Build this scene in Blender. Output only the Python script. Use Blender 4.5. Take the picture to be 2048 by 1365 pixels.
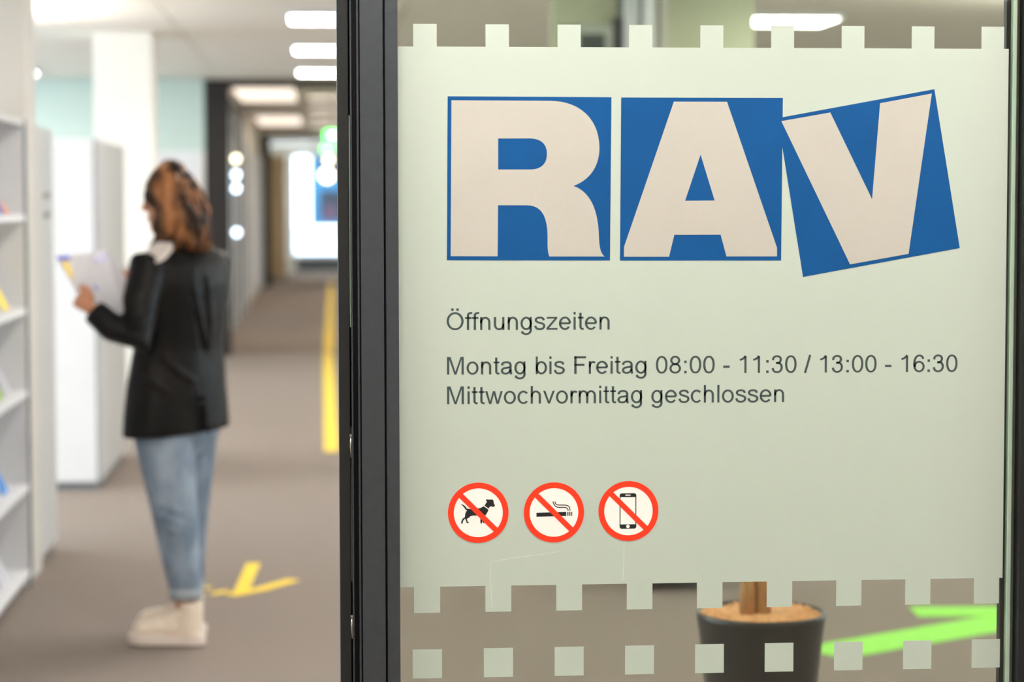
import bpy, bmesh, math, random
from mathutils import Vector, Matrix, noise
from mathutils.geometry import tessellate_polygon
random.seed(7)
for _o in list(bpy.data.objects): bpy.data.objects.remove(_o)
SC = bpy.context.scene
COL = SC.collection
PI = math.pi

# ---------------------------------------------------------------- camera
cd = bpy.data.cameras.new('camera'); cam = bpy.data.objects.new('camera', cd); COL.objects.link(cam)
cd.sensor_width = 36.0; cd.lens = 79.98; cd.clip_start = 0.05; cd.clip_end = 400
_r = Vector((0.99646985, -0.08393616, -0.00159691)); _u = Vector((0.00680088, 0.06174991, 0.99806848)); _f = Vector((0.08367542, 0.99455602, -0.06210276))
cam.matrix_world = Matrix(((_r.x, _u.x, -_f.x, 0), (_r.y, _u.y, -_f.y, 0), (_r.z, _u.z, -_f.z, 1.5), (0, 0, 0, 1)))
cd.dof.use_dof = True; cd.dof.focus_distance = 3.83; cd.dof.aperture_fstop = 3.1; cd.dof.aperture_blades = 0
SC.camera = cam

# ---------------------------------------------------------------- world, exposure
w = bpy.data.worlds.new('world'); SC.world = w; w.use_nodes = True
_bg = w.node_tree.nodes['Background']
_bg.inputs[0].default_value = (0.80, 0.90, 1.0, 1); _bg.inputs[1].default_value = SKY = 7.0
SC.view_settings.view_transform = 'Standard'; SC.view_settings.look = 'None'
SC.view_settings.gamma = 1.0; SC.view_settings.use_curve_mapping = False
SC.view_settings.exposure = 0.0
SC.cycles.use_denoising = True
SC.cycles.max_bounces = 10; SC.cycles.diffuse_bounces = 6; SC.cycles.transparent_max_bounces = 16
SC.cycles.sample_clamp_indirect = 6.0
LAMP = 24.0      # emission of the ceiling light diffusers

# light portals in the two window openings
def portal(x, y, z, sx, sy, rot):
    l = bpy.data.lights.new('window_portal', 'AREA'); l.shape = 'RECTANGLE'; l.size = sx; l.size_y = sy
    l.cycles.is_portal = True
    o = bpy.data.objects.new('window_portal', l); COL.objects.link(o); o.location = (x, y, z); o.rotation_euler = rot
portal(-5.56, 12.9, 1.55, 2.0, 18.2, (0, -PI/2, 0))
portal(5.86, 9.1, 1.80, 1.4, 5.2, (0, PI/2, 0))
portal(0.3, 47.6, 1.41, 1.74, 2.1, (-PI/2, 0, 0))

# ---------------------------------------------------------------- materials
def srgb(r, g, b):
    f = lambda c: (c/255/12.92) if c/255 <= .04045 else ((c/255+.055)/1.055)**2.4
    return (f(r), f(g), f(b), 1)
MATS = {}
def mat(name, col, rough=.5, metal=0, spec=.5, var=0, vscale=8, bump=0, bscale=200, col2=None, vstretch=(1,1,1), emit=None, estr=0, sheen=0, ior=None, coat=0, detail=3, ramp=(.3,.7)):
    m = bpy.data.materials.new(name); m.use_nodes = True
    nt = m.node_tree; N = nt.nodes; L = nt.links; b = N['Principled BSDF']
    c = srgb(*col)
    b.inputs['Base Color'].default_value = c; b.inputs['Roughness'].default_value = rough
    b.inputs['Metallic'].default_value = metal; b.inputs['Specular IOR Level'].default_value = spec
    if coat: b.inputs['Coat Weight'].default_value = coat; b.inputs['Coat Roughness'].default_value = .12
    if sheen: b.inputs['Sheen Weight'].default_value = sheen
    tc = N.new('ShaderNodeTexCoord')
    if var or col2:
        mp = N.new('ShaderNodeMapping'); mp.inputs['Scale'].default_value = vstretch; L.new(tc.outputs['Object'], mp.inputs[0])
        n = N.new('ShaderNodeTexNoise'); n.inputs['Scale'].default_value = vscale; n.inputs['Detail'].default_value = detail; L.new(mp.outputs[0], n.inputs[0])
        r = N.new('ShaderNodeValToRGB'); L.new(n.outputs[0], r.inputs[0])
        r.color_ramp.elements[0].position = ramp[0]; r.color_ramp.elements[1].position = ramp[1]
        c2 = srgb(*col2) if col2 else tuple(min(1, x*(1+var)) for x in c[:3]) + (1,)
        c1 = c if col2 else tuple(x*(1-var) for x in c[:3]) + (1,)
        r.color_ramp.elements[0].color = c1; r.color_ramp.elements[1].color = c2
        L.new(r.outputs[0], b.inputs['Base Color'])
    if bump:
        n2 = N.new('ShaderNodeTexNoise'); n2.inputs['Scale'].default_value = bscale; n2.inputs['Detail'].default_value = 4; L.new(tc.outputs['Object'], n2.inputs[0])
        bp = N.new('ShaderNodeBump'); bp.inputs['Strength'].default_value = bump; bp.inputs['Distance'].default_value = .004
        L.new(n2.outputs[0], bp.inputs['Height']); L.new(bp.outputs[0], b.inputs['Normal'])
    if emit: b.inputs['Emission Color'].default_value = srgb(*emit); b.inputs['Emission Strength'].default_value = estr
    MATS[name] = m; return m
def glassmat(name, tint, ior=1.5, refl=1.0):
    m = bpy.data.materials.new(name); m.use_nodes = True; nt = m.node_tree; N = nt.nodes; L = nt.links
    for n in list(N): N.remove(n)
    o = N.new('ShaderNodeOutputMaterial'); t = N.new('ShaderNodeBsdfTransparent'); g = N.new('ShaderNodeBsdfGlossy'); mx = N.new('ShaderNodeMixShader'); fr = N.new('ShaderNodeFresnel')
    t.inputs[0].default_value = (*tint, 1); g.inputs['Roughness'].default_value = .02; g.inputs[0].default_value = (refl, refl, refl, 1); fr.inputs[0].default_value = ior
    ge = N.new('ShaderNodeNewGeometry'); sb = N.new('ShaderNodeMath'); sb.operation = 'SUBTRACT'; sb.inputs[0].default_value = 1; ml = N.new('ShaderNodeMath'); ml.operation = 'MULTIPLY'
    L.new(ge.outputs['Backfacing'], sb.inputs[1]); L.new(sb.outputs[0], ml.inputs[0]); L.new(fr.outputs[0], ml.inputs[1])   # reflect at the outer face only
    L.new(ml.outputs[0], mx.inputs[0]); L.new(t.outputs[0], mx.inputs[1]); L.new(g.outputs[0], mx.inputs[2]); L.new(mx.outputs[0], o.inputs[0])
    MATS[name] = m; return m
def filmmat(name, dcol, tcol, mixf, rough=.9):
    # etched-look vinyl: scatters room light back and passes light from behind diffusely
    m = bpy.data.materials.new(name); m.use_nodes = True; nt = m.node_tree; N = nt.nodes; L = nt.links
    for n in list(N): N.remove(n)
    o = N.new('ShaderNodeOutputMaterial'); d = N.new('ShaderNodeBsdfDiffuse'); t = N.new('ShaderNodeBsdfRefraction'); tl = N.new('ShaderNodeBsdfTranslucent')
    d.inputs[0].default_value = srgb(*dcol); t.inputs[0].default_value = srgb(*tcol); t.inputs['Roughness'].default_value = rough; t.inputs['IOR'].default_value = 1.25
    tl.inputs[0].default_value = srgb(*tcol)
    m1 = N.new('ShaderNodeMixShader'); m1.inputs[0].default_value = .5; L.new(t.outputs[0], m1.inputs[1]); L.new(tl.outputs[0], m1.inputs[2])
    mx = N.new('ShaderNodeMixShader'); mx.inputs[0].default_value = mixf
    L.new(d.outputs[0], mx.inputs[1]); L.new(m1.outputs[0], mx.inputs[2])
    tc = N.new('ShaderNodeTexCoord'); n2 = N.new('ShaderNodeTexNoise'); n2.inputs['Scale'].default_value = 900; bp = N.new('ShaderNodeBump'); bp.inputs['Strength'].default_value = .15; bp.inputs['Distance'].default_value = .0005
    L.new(tc.outputs['Object'], n2.inputs[0]); L.new(n2.outputs[0], bp.inputs['Height']); L.new(bp.outputs[0], d.inputs['Normal'])
    L.new(mx.outputs[0], o.inputs[0]); MATS[name] = m; return m

mat('carpet', (145,133,125), .95, spec=.1, var=.10, vscale=260, bump=.6, bscale=500)
mat('ceiling_white', (234,229,220), .75, spec=.2, var=.02, vscale=2)
mat('wall_white', (238,234,226), .8, spec=.2, var=.02, vscale=3)
mat('wall_beige', (207,202,195), .8, spec=.2, var=.02, vscale=3)
mat('wall_teal', (202,218,211), .8, spec=.2, var=.02, vscale=3)
mat('wall_sage', (190,194,168), .8, spec=.2, var=.03, vscale=3)
mat('column_white', (246,243,236), .7, spec=.2, var=.02, vscale=3)
mat('furniture_white', (236,236,238), .45, spec=.4, var=.015, vscale=4)
mat('furniture_grey', (196,196,195), .5, spec=.4, var=.015, vscale=4)
mat('furniture_edge', (120,128,132), .5)
mat('frame_charcoal', (50,55,60), .42, spec=.5, var=.08, vscale=60, bump=.25, bscale=900)
mat('frame_black', (22,24,24), .5, spec=.4, var=.1, vscale=60, bump=.15, bscale=900)
mat('gasket', (10,12,11), .6, spec=.3, var=.1, vscale=50)
mat('dark_portal', (44,39,37), .6, spec=.3, var=.12, vscale=12)
mat('steel', (190,188,176), .35, metal=.9, var=.1, vscale=80)
mat('alu_white', (228,232,236), .4, spec=.5, var=.02)
mat('alu_bright', (246,248,250), .35, spec=.5, var=.01)
mat('seal_pale', (176,196,178), .4, spec=.5, var=.04, vscale=20)
mat('seal_grey', (128,128,122), .5, var=.06, vscale=20)
mat('seal_green', (92,148,112), .25, spec=.6, var=.05, vscale=20)
mat('sticker_blue', (0,76,136), .5, spec=.25, var=.05, vscale=14, bump=.12, bscale=700)
mat('sticker_pale', (182,179,170), .5, spec=.4, var=.015, vscale=14, bump=.12, bscale=700)
mat('lettering_grey', (62,75,75), .55, spec=.3, var=.05, vscale=30)
mat('sign_red', (255,58,28), .5, spec=.3, var=.02, vscale=30)
mat('sign_white', (248,244,238), .5, spec=.3, var=.01, vscale=30)
mat('sign_black', (30,34,36), .5, spec=.3, var=.05, vscale=30)
mat('tape_yellow', (250,212,48), .6, spec=.3, var=.06, vscale=40)
mat('tape_green', (150,232,84), .55, spec=.3, var=.05, vscale=20)
mat('pot_dark', (34,37,36), .28, spec=.5, var=.1, vscale=10)
mat('clay_granules', (188,130,80), .85, col2=(226,178,130), vscale=60)
mat('bark', (164,122,80), .8, col2=(214,174,124), vscale=40, vstretch=(1,1,.3), bump=.5, bscale=80)
mat('leaf_green', (72,110,60), .5, spec=.4, var=.15, vscale=20)
mat('bench_black', (26,30,30), .5, var=.1, vscale=30)
mat('skin', (206,146,112), .55, spec=.35, var=.04, vscale=20)
mat('eye_white', (236,232,226), .3); mat('lip', (176,96,86), .5)
mat('hair', (40,24,14), .5, spec=.3, col2=(178,120,76), vscale=17, vstretch=(1,1,.40), bump=.5, bscale=60, ramp=(.44,.68))
mat('jacket', (6,6,8), .45, spec=.2, col2=(24,21,18), vscale=9, vstretch=(1.6,1.6,.7), bump=.8, bscale=18)
mat('jacket_seam', (40,42,50), .4)
mat('shirt_and_highlight', (226,216,210), .8, var=.05, vscale=30)  # colour of the shirt and of the shoulder highlight
mat('denim', (98,114,132), .85, spec=.2, col2=(158,172,188), vscale=11, vstretch=(1,1,.6), bump=.3, bscale=60)
mat('denim_cuff', (158,166,172), .85, spec=.2, var=.06, vscale=60)
mat('shoe_canvas', (236,220,202), .75, spec=.3, var=.05, vscale=40)
mat('shoe_sole', (232,218,208), .6, var=.04, vscale=40); mat('shoe_tread', (70,60,52), .7)
filmmat('paper', (250,249,254), (254,252,254), .55)
mat('print_blue', (96,104,206), .6); mat('print_yellow', (250,216,70), .6); mat('print_lilac', (206,206,236), .6)
mat('lamp_body', (214,218,222), .4, var=.02)
mat('lamp_glow', (255,255,255), .5, emit=(255,250,242), estr=LAMP)
mat('globe_glow', (255,255,255), .5, emit=(255,240,196), estr=9)
mat('globe_blue', (255,255,255), .5, emit=(210,232,255), estr=9)
mat('lit_ceiling_glow', (255,255,255), .5, emit=(255,236,218), estr=1.25)
mat('corridor_glow', (255,255,255), .5, emit=(255,238,216), estr=1.2)
mat('added_uplight_glow', (255,255,255), .5, emit=(255,250,242), estr=80)
mat('screen_back', (168,170,168), .6)
mat('room_blue', (150,162,176), .7)
mat('exit_green', (60,220,90), .5, emit=(60,235,90), estr=9)
mat('exit_white', (250,255,250), .5, emit=(220,255,226), estr=9)
mat('facade_blue', (26,84,116), .7, var=.1, vscale=.8); mat('facade_window', (6,18,34), .3, var=.1); mat('snow_white', (244,248,252), .8, var=.02)
mat('facade_pink', (60,30,48), .7)
mat('display_dark', (58,70,68), .25, var=.1); mat('display_bezel', (176,182,172), .5)
mat('radiator_grey', (84,90,98), .5, var=.05)
mat('cabinet_beige', (200,180,146), .6, var=.04, vscale=6)
mat('leaflet_green', (150,190,60), .6); mat('leaflet_blue', (70,140,214), .6); mat('leaflet_orange', (236,130,84), .6); mat('leaflet_navy', (84,96,170), .6); mat('leaflet_yellow', (250,222,70), .6)
mat('soot', (150,150,140), .5)
glassmat('glass_tinted', (.87,.90,.84), 1.65, 1.0)
glassmat('glass_clear', (.92,.96,.97), 1.45, .9)
filmmat('frosted_film', (214,219,212), (222,240,226), .40)

# ---------------------------------------------------------------- mesh helpers
class MB:
    def __init__(s): s.bm = bmesh.new()
    def box(s, x0, x1, y0, y1, z0, z1):
        v = [s.bm.verts.new(p) for p in ((x0,y0,z0),(x1,y0,z0),(x1,y1,z0),(x0,y1,z0),(x0,y0,z1),(x1,y0,z1),(x1,y1,z1),(x0,y1,z1))]
        for f in ((0,3,2,1),(4,5,6,7),(0,1,5,4),(1,2,6,5),(2,3,7,6),(3,0,4,7)): s.bm.faces.new([v[i] for i in f])
        return s
    def hexa(s, b, t):   # two quads, bottom and top
        v = [s.bm.verts.new(p) for p in list(b)+list(t)]
        for f in ((0,3,2,1),(4,5,6,7),(0,1,5,4),(1,2,6,5),(2,3,7,6),(3,0,4,7)): s.bm.faces.new([v[i] for i in f])
        return s
    def rings(s, rs, cap=True):
        prev = None; first = None
        for r in rs:
            vs = [s.bm.verts.new(p) for p in r]
            if prev:
                n = len(vs)
                for i in range(n): s.bm.faces.new((prev[i], prev[(i+1)%n], vs[(i+1)%n], vs[i]))
            else: first = vs
            prev = vs
        if cap: s.bm.faces.new(first[::-1]); s.bm.faces.new(prev)
        return s
    def tube(s, pts, rad, n=10, cap=True, flat=1.0, up=None):
        pts = [Vector(p) for p in pts]; rs = []
        if not hasattr(rad, '__len__'): rad = [rad]*len(pts)
        ref = Vector(up) if up else Vector((.13,.97,.21)).normalized()
        for i, p in enumerate(pts):
            d = (pts[min(i+1, len(pts)-1)] - pts[max(i-1, 0)]).normalized()
            a = d.cross(ref)
            if a.length < .05: a = d.cross(Vector((1,.1,0)))
            a.normalize(); b = d.cross(a).normalized()
            r = rad[i]; ra, rb = (r if hasattr(r, '__len__') else (r, r*flat))
            rs.append([p + a*(math.cos(2*PI*k/n)*ra) + b*(math.sin(2*PI*k/n)*rb) for k in range(n)])
        return s.rings(rs, cap)
    def lathe(s, prof, c=(0,0,0), n=32, cap=True):
        return s.rings([[Vector(c)+Vector((r*math.cos(2*PI*k/n), r*math.sin(2*PI*k/n), z)) for k in range(n)] for r, z in prof], cap)
    def ball(s, c, r, seg=16, ring=10, sc=(1,1,1)):
        m = Matrix.Translation(c) @ Matrix.Diagonal((r*sc[0], r*sc[1], r*sc[2], 1))
        bmesh.ops.create_uvsphere(s.bm, u_segments=seg, v_segments=ring, radius=1, matrix=m); return s
    def prism(s, loops, f):
        """loops: outer polygon then holes, 2D; f(u,v,k) -> 3D point, k=0 front, 1 back"""
        tris = tessellate_polygon([[Vector((u, v, 0)) for u, v in lp] for lp in loops])
        flat = [p for lp in loops for p in lp]
        F = [s.bm.verts.new(f(u, v, 0)) for u, v in flat]; B = [s.bm.verts.new(f(u, v, 1)) for u, v in flat]
        for t in tris:
            try: s.bm.faces.new([F[i] for i in t]); s.bm.faces.new([B[i] for i in t][::-1])
            except ValueError: pass
        k = 0
        for lp in loops:
            n = len(lp)
            for i in range(n):
                a, b = k+i, k+(i+1)%n
                try: s.bm.faces.new((F[a], F[b], B[b], B[a]))
                except ValueError: pass
            k += n
        return s
    def build(s, name, m, parent=None, smooth=False, bevel=0):
        bmesh.ops.recalc_face_normals(s.bm, faces=s.bm.faces)
        me = bpy.data.meshes.new(name); s.bm.to_mesh(me); s.bm.free()
        me.materials.append(MATS[m])
        if smooth:
            for p in me.polygons: p.use_smooth = True
        o = bpy.data.objects.new(name, me); COL.objects.link(o)
        if parent: o.parent = parent; o.matrix_parent_inverse = Matrix.Translation(-parent.location)
        if bevel:
            b = o.modifiers.new('bevel', 'BEVEL'); b.width = bevel; b.segments = 2; b.limit_method = 'ANGLE'
        return o
def box(name, m, b, parent=None, bevel=0): return MB().box(*b).build(name, m, parent, bevel=bevel)
def tag(o, label, cat, group=None):
    o['label'] = label; o['category'] = cat
    if group: o['group'] = group
    return o
def empty(name, loc=(0,0,0)):
    o = bpy.data.objects.new(name, None); COL.objects.link(o); o.location = loc; return o
def thing(name, label, cat, loc=(0,0,0), group=None): return tag(empty(name, loc), label, cat, group)
def struct(name, m, b, parent=None, label=None, bevel=0):
    o = box(name, m, b, parent, bevel)
    if not parent: o['kind'] = 'structure'
    if label: o['label'] = label
    return o
def copy_tree(o, off, parent=None):
    c = o.copy(); COL.objects.link(c)
    if parent: c.parent = parent
    else: c.location = Vector(o.location) + Vector(off)
    for ch in o.children: copy_tree(ch, off, c)
    return c
def voxel(o, size, smooth=2, name=None):
    """turn the joined shells of o into one continuous skin"""
    r = o.modifiers.new('r', 'REMESH'); r.mode = 'VOXEL'; r.voxel_size = size
    s = o.modifiers.new('s', 'SMOOTH'); s.iterations = smooth; s.factor = .5
    dg = bpy.context.evaluated_depsgraph_get(); me = bpy.data.meshes.new_from_object(o.evaluated_get(dg))
    ms = list(o.data.materials); o.modifiers.clear(); o.data = me
    if not me.materials:
        for m in ms: me.materials.append(m)
    for p in me.polygons: p.use_smooth = True
    return o

# ---------------------------------------------------------------- sign drawings, in millimetres on the glass
R_BOX = [(212.8,1671.8),(487.4,1670.9),(485.2,1397.4),(210.6,1398.7)]
R_LETTER = [(219.1,1665.2),(384.1,1664.6),(394.4,1664.1),(404.2,1662.8),(413.4,1660.6),(422.0,1657.6),(430.1,1653.8),(437.4,1649.1),(444.0,1643.7),(449.9,1637.5),(455.0,1630.6),(459.3,1623.0),(462.7,1614.8),(465.1,1605.8),(466.6,1596.2),(467.2,1586.0),(467.0,1580.1),(466.3,1574.2),(465.2,1568.6),(463.7,1563.0),(461.7,1557.7),(459.3,1552.7),(456.4,1547.8),(453.1,1543.2),(449.3,1539.0),(445.1,1535.0),(440.4,1531.3),(435.2,1528.1),(429.6,1525.2),(423.5,1522.6),(429.3,1520.2),(434.6,1517.2),(439.4,1513.8),(443.8,1509.8),(447.7,1505.3),(451.2,1500.4),(454.3,1495.1),(457.0,1489.4),(459.3,1483.2),(461.3,1476.7),(462.9,1469.9),(464.2,1462.7),(465.3,1455.2),(466.0,1447.5),(466.3,1440.2),(466.6,1433.3),(467.1,1426.8),(467.9,1420.8),(469.1,1415.5),(470.8,1410.9),(473.1,1407.0),(476.2,1404.1),(382.7,1404.5),(381.3,1408.6),(380.4,1413.4),(379.9,1418.8),(379.7,1425.1),(379.7,1432.3),(379.7,1440.3),(379.2,1450.1),(378.0,1458.7),(376.2,1466.3),(373.8,1472.8),(370.6,1478.3),(366.8,1482.7),(362.3,1486.1),(357.1,1488.5),(351.2,1489.9),(344.5,1490.4),(296.6,1490.5),(295.7,1405.1),(217.0,1405.6)]
R_HOLE = [(297.0,1601.8),(350.8,1601.9),(356.1,1601.6),(360.8,1600.7),(365.0,1599.3),(368.6,1597.4),(371.7,1595.0),(374.3,1592.1),(376.3,1588.8),(377.7,1585.0),(378.6,1580.8),(378.8,1576.2),(378.5,1571.5),(377.7,1567.2),(376.3,1563.4),(374.3,1560.0),(371.7,1557.0),(368.6,1554.6),(365.0,1552.7),(360.8,1551.2),(356.0,1550.4),(350.8,1550.1),(296.9,1550.1)]
A_BOX = [(503.9,1670.4),(778.3,1670.4),(776.9,1396.2),(502.1,1397.1)]
A_LETTER = [(592.9,1663.7),(509.0,1420.3),(508.8,1403.5),(585.4,1403.3),(594.3,1440.2),(673.1,1440.3),(683.3,1403.5),(769.8,1403.2),(769.7,1417.9),(683.1,1663.7)]
A_HOLE = [(638.5,1575.1),(612.4,1497.4),(662.8,1497.7)]
V_BOX = [(769.7,1636.4),(1038.4,1685.6),(1085.2,1416.4),(814.8,1368.3)]
V_LETTER = [(775.9,1631.3),(859.6,1646.0),(932.6,1499.4),(945.0,1661.7),(1034.0,1678.3),(996.4,1406.7),(895.5,1389.2)]
DOG = [(-29.98,14.99),(-25.5,14.02),(-22.0,11.29),(-19.27,7.4),(-13.43,6.42),(-4.67,6.81),(3.11,7.79),(9.93,11.29),(13.43,16.55),(14.6,18.88),(12.65,21.02),(13.82,22.58),(18.1,22.0),(21.61,22.19),(24.53,22.0),(26.08,19.08),(26.28,15.96),(28.03,12.65),(27.64,10.32),(24.53,9.54),(21.61,10.71),(18.88,9.34),(17.32,5.84),(16.16,1.95),(13.24,-2.92),(11.48,-5.45),(9.93,-9.73),(10.9,-15.57),(11.48,-17.13),(7.98,-17.52),(7.01,-13.63),(6.03,-18.49),(3.7,-18.1),(3.31,-12.65),(3.7,-5.84),(-1.75,-4.67),(-9.54,-4.67),(-13.43,-5.84),(-16.74,-8.76),(-19.27,-10.12),(-18.1,-14.6),(-15.96,-16.35),(-16.35,-17.32),(-19.66,-17.13),(-21.61,-10.71),(-23.16,-10.12),(-25.69,-13.63),(-26.28,-17.52),(-29.0,-18.49),(-28.81,-14.6),(-26.67,-9.73),(-22.77,-7.2),(-22.19,-1.95),(-20.83,1.95),(-18.88,4.28),(-21.61,5.84),(-24.14,9.73),(-26.67,12.65)]
COLLAR = [(10.12,12.26),(17.91,6.42),(17.13,5.06),(9.34,10.9)]
CIG = [(-29.69,-0.29),(20.93,0.68),(20.93,-6.33),(-29.69,-7.1)]
ASH = [[(22.68,0.68),(24.62,0.68),(24.62,-6.13),(22.68,-6.13)],[(25.99,0.68),(27.93,0.68),(27.93,-6.13),(25.99,-6.13)],[(29.3,0.68),(31.05,0.68),(31.05,-6.13),(29.3,-6.13)]]
SMOKE = [[(-1.65,18.59),(-0.49,14.7),(3.41,9.83),(8.86,8.47),(17.23,8.47),(21.31,7.49),(23.65,4.96),(23.85,2.24)],[(1.65,18.59),(3.02,14.7),(6.91,12.56),(18.59,12.17),(24.04,10.8),(26.77,7.3),(27.15,2.43)]]
PHONE = [(-15.28,30.27),(13.53,30.27),(13.14,-30.07),(-15.28,-30.27)]
LX1 = -.970

# ================================================================ THE SHELL
ZC = 2.65
struct('floor', 'carpet', (-5.6, 6.0, -5.2, 47.8, -.12, 0), label='grey brown carpet floor')
ce = struct('ceiling', 'ceiling_white', (-5.6, 6.0, -5.2, 47.8, ZC+.012, ZC+.15), label='white metal panel ceiling')
for i in range(6):
    for j in range(8):
        x0 = -3.86 + i*1.46; y0 = 11.56 + j*1.46
        if y0 > 21.6: continue
        MB().box(x0+.006, x0+1.454, y0+.006, min(y0+1.454, 21.84), ZC, ZC+.0115).build('ceiling_panel', 'ceiling_white', ce)
# window wall on the left, daylight comes in here
wl = empty('wall_left'); wl['kind'] = 'structure'
box('parapet', 'wall_white', (-5.72, -5.6, -5.2, 47.8, 0, .55), wl); box('lintel', 'wall_white', (-5.72, -5.6, -5.2, 47.8, 2.5, ZC), wl)
box('pier', 'wall_white', (-5.72, -5.6, 21.99, 47.8, .55, 2.5), wl); box('pier', 'wall_white', (-5.72, -5.6, -5.2, 3.75, .55, 2.5), wl)
for k in range(7):
    y = 3.79 + k*2.6
    w1 = empty('window_%d' % (k+1), (-5.66, y, .55)); w1['kind'] = 'structure'
    box('window_frame', 'alu_white', (-5.70, -5.62, y-.04, y+.04, .55, 2.5), w1)
    box('pane', 'glass_clear', (-5.664, -5.656, y+.04, y+2.56, .55, 2.5), w1)
wr = empty('wall_right'); wr['kind'] = 'structure'
for nm, b_ in (('parapet', (-5.2, 47.8, 0, 1.1)), ('lintel', (-5.2, 47.8, 2.5, ZC)), ('pier', (-5.2, 6.5, 1.1, 2.5)), ('pier', (11.7, 47.8, 1.1, 2.5))): box(nm, 'wall_white', (5.9, 6.0, b_[0], b_[1], b_[2], b_[3]), wr)
for k in range(2):  # unseen windows added to brighten the right of the hall
    y = 6.54 + k*2.6
    w1 = empty('window_%d' % (k+11), (5.95, y, 1.1)); w1['kind'] = 'structure'
    box('window_frame', 'alu_white', (5.91, 5.99, y-.04, y+.04, 1.1, 2.5), w1); box('pane', 'glass_clear', (5.946, 5.954, y+.04, y+2.52, 1.1, 2.5), w1)
struct('wall_near', 'wall_white', (-5.6, 5.9, -5.3, -5.2, 0, ZC))
wt = struct('wall_back', 'wall_teal', (-5.6, -1.094, 21.9, 22.05, 0, ZC), label='pale teal wall at the back of the hall')
struct('wall_cross', 'wall_teal', (1.16, 5.9, 21.9, 22.05, 0, ZC))
# first dark portal
def portal_frame(n, y):
    d = empty(n, (0, y, 0)); d['kind'] = 'structure'; d['label'] = 'dark brown door frame across the corridor'
    box('jamb', 'dark_portal', (-1.093, -.857, y, y+.12, 0, 2.57), d, .004); box('jamb', 'dark_portal', (.93, 1.15, y, y+.12, 0, 2.57), d, .004)
    box('lintel', 'dark_portal', (-1.093, 1.15, y, y+.12, 2.57, 2.645), d)
    return d
portal_frame('door_1', 21.9); portal_frame('door_2', 39.8)
# corridor behind the portal
struct('wall_corridor_right', 'wall_white', (1.16, 1.26, 22.05, 47.6, 0, ZC))
struct('wall_corridor_left', 'wall_white', (-1.14, -1.04, 22.05, 26.2, 0, ZC))
struct('wall_corridor_end', 'wall_white', (-1.14, -1.04, 31.3, 47.6, 0, ZC))
struct('wall_room', 'room_blue', (-3.4, -3.3, 22.05, 47.6, 0, ZC))
gp = empty('window_8', (-1.08, 26.2, 0)); gp['kind'] = 'structure'; gp['label'] = 'glazed corridor partition with slim mullions'
for k in range(9):
    y = 26.2 + k*.63
    box('mullion', 'frame_charcoal' if k % 3 == 2 else 'alu_white', (-1.10, -1.02, y, y+.06, 0, 2.5), gp)
    if k < 8: box('pane', 'glass_clear', (-1.07, -1.06, y+.06, y+.63, .08, 2.5), gp)
box('head_rail', 'frame_charcoal', (-1.10, -1.02, 26.2, 31.3, 2.5, ZC), gp)
# far wall with the bright window
wf = empty('wall_far', (0, 47.6, 0)); wf['kind'] = 'structure'
box('panel', 'wall_white', (-1.14, -.59, 47.6, 47.8, 0, ZC), wf); box('panel', 'wall_white', (-.59, 1.26, 47.6, 47.8, 2.46, ZC), wf); box('panel', 'wall_white', (-.59, 1.26, 47.6, 47.8, 0, .32), wf)
w2 = empty('window_9', (.3, 47.6, .32)); w2['kind'] = 'structure'; w2['label'] = 'bright window closing the far end of the corridor'
for b in ((-.59,-.53,.32,2.46),(1.2,1.26,.32,2.46),(-.53,1.2,2.40,2.46),(-.53,1.2,.32,.38),(.62,.67,.38,2.40)):
    box('window_frame', 'alu_white', (b[0], b[1], 47.62, 47.70, b[2], b[3]), w2)
box('pane', 'glass_clear', (-.53, 1.2, 47.655, 47.665, .38, 2.40), w2)
# outside
bl = thing('office_building', 'blue office building seen through the far corridor window', 'building', (1.5, 61, 0))
box('facade', 'facade_blue', (-.26, 6, 60, 64, .80, 7), bl)
for i in range(5):
    for j in range(5): box('window', 'facade_window', (.0+i*1.15, .75+i*1.15, 59.95, 60.02, 1.0+j*1.15, 1.75+j*1.15), bl)
box('sign_panel', 'facade_pink', (.10, .42, 59.88, 59.94, .95, 1.35), bl)
tag(box('balcony_parapet', 'snow_white', (-6, 8, 57.6, 57.9, -1.5, .78)), 'white parapet outside the far corridor window', 'parapet')
struct('ground', 'snow_white', (-60, 60, 48.0, 120, -1.7, -1.5))

# columns
def column(name, b, m, label):
    o = struct(name, m, b, label=label, bevel=.006); return o
column('column', (-1.535, -1.135, 15.82, 16.22, 0, ZC), 'column_white', 'white square column behind the lockers')
column('column.001', (-1.535, -1.135, 8.985, 9.305, 0, ZC), 'wall_beige', 'beige column beside the open shelf')

# ================================================================ CEILING LIGHTS
def ceiling_light(x, y, label, w=.62, d=.62, group=None):
    t = thing('ceiling_light', label, 'ceiling light', (x, y, ZC), group)
    m = MB(); z0, z1 = ZC-.030, ZC-.001
    m.box(x-w/2-.02, x-w/2, y-d/2-.02, y+d/2+.02, z0, z1); m.box(x+w/2, x+w/2+.02, y-d/2-.02, y+d/2+.02, z0, z1)
    m.box(x-w/2, x+w/2, y-d/2-.02, y-d/2, z0, z1); m.box(x-w/2, x+w/2, y+d/2, y+d/2+.02, z0, z1)
    m.build('frame', 'lamp_body', t)
    box('diffuser', 'lamp_glow', (x-w/2, x+w/2, y-d/2, y+d/2, ZC-.026, ZC-.012), t)
    return t
ROWS = (-2.9, .1, 3.12, 5.4, 8.4, 11.4, 14.34, 17.30, 20.36)
names = {14.34: 'nearest', 17.30: 'second', 20.36: 'third'}
ORD = ('first', 'second', 'third', 'fourth', 'fifth', 'sixth', 'seventh', 'eighth', 'ninth')
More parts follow.
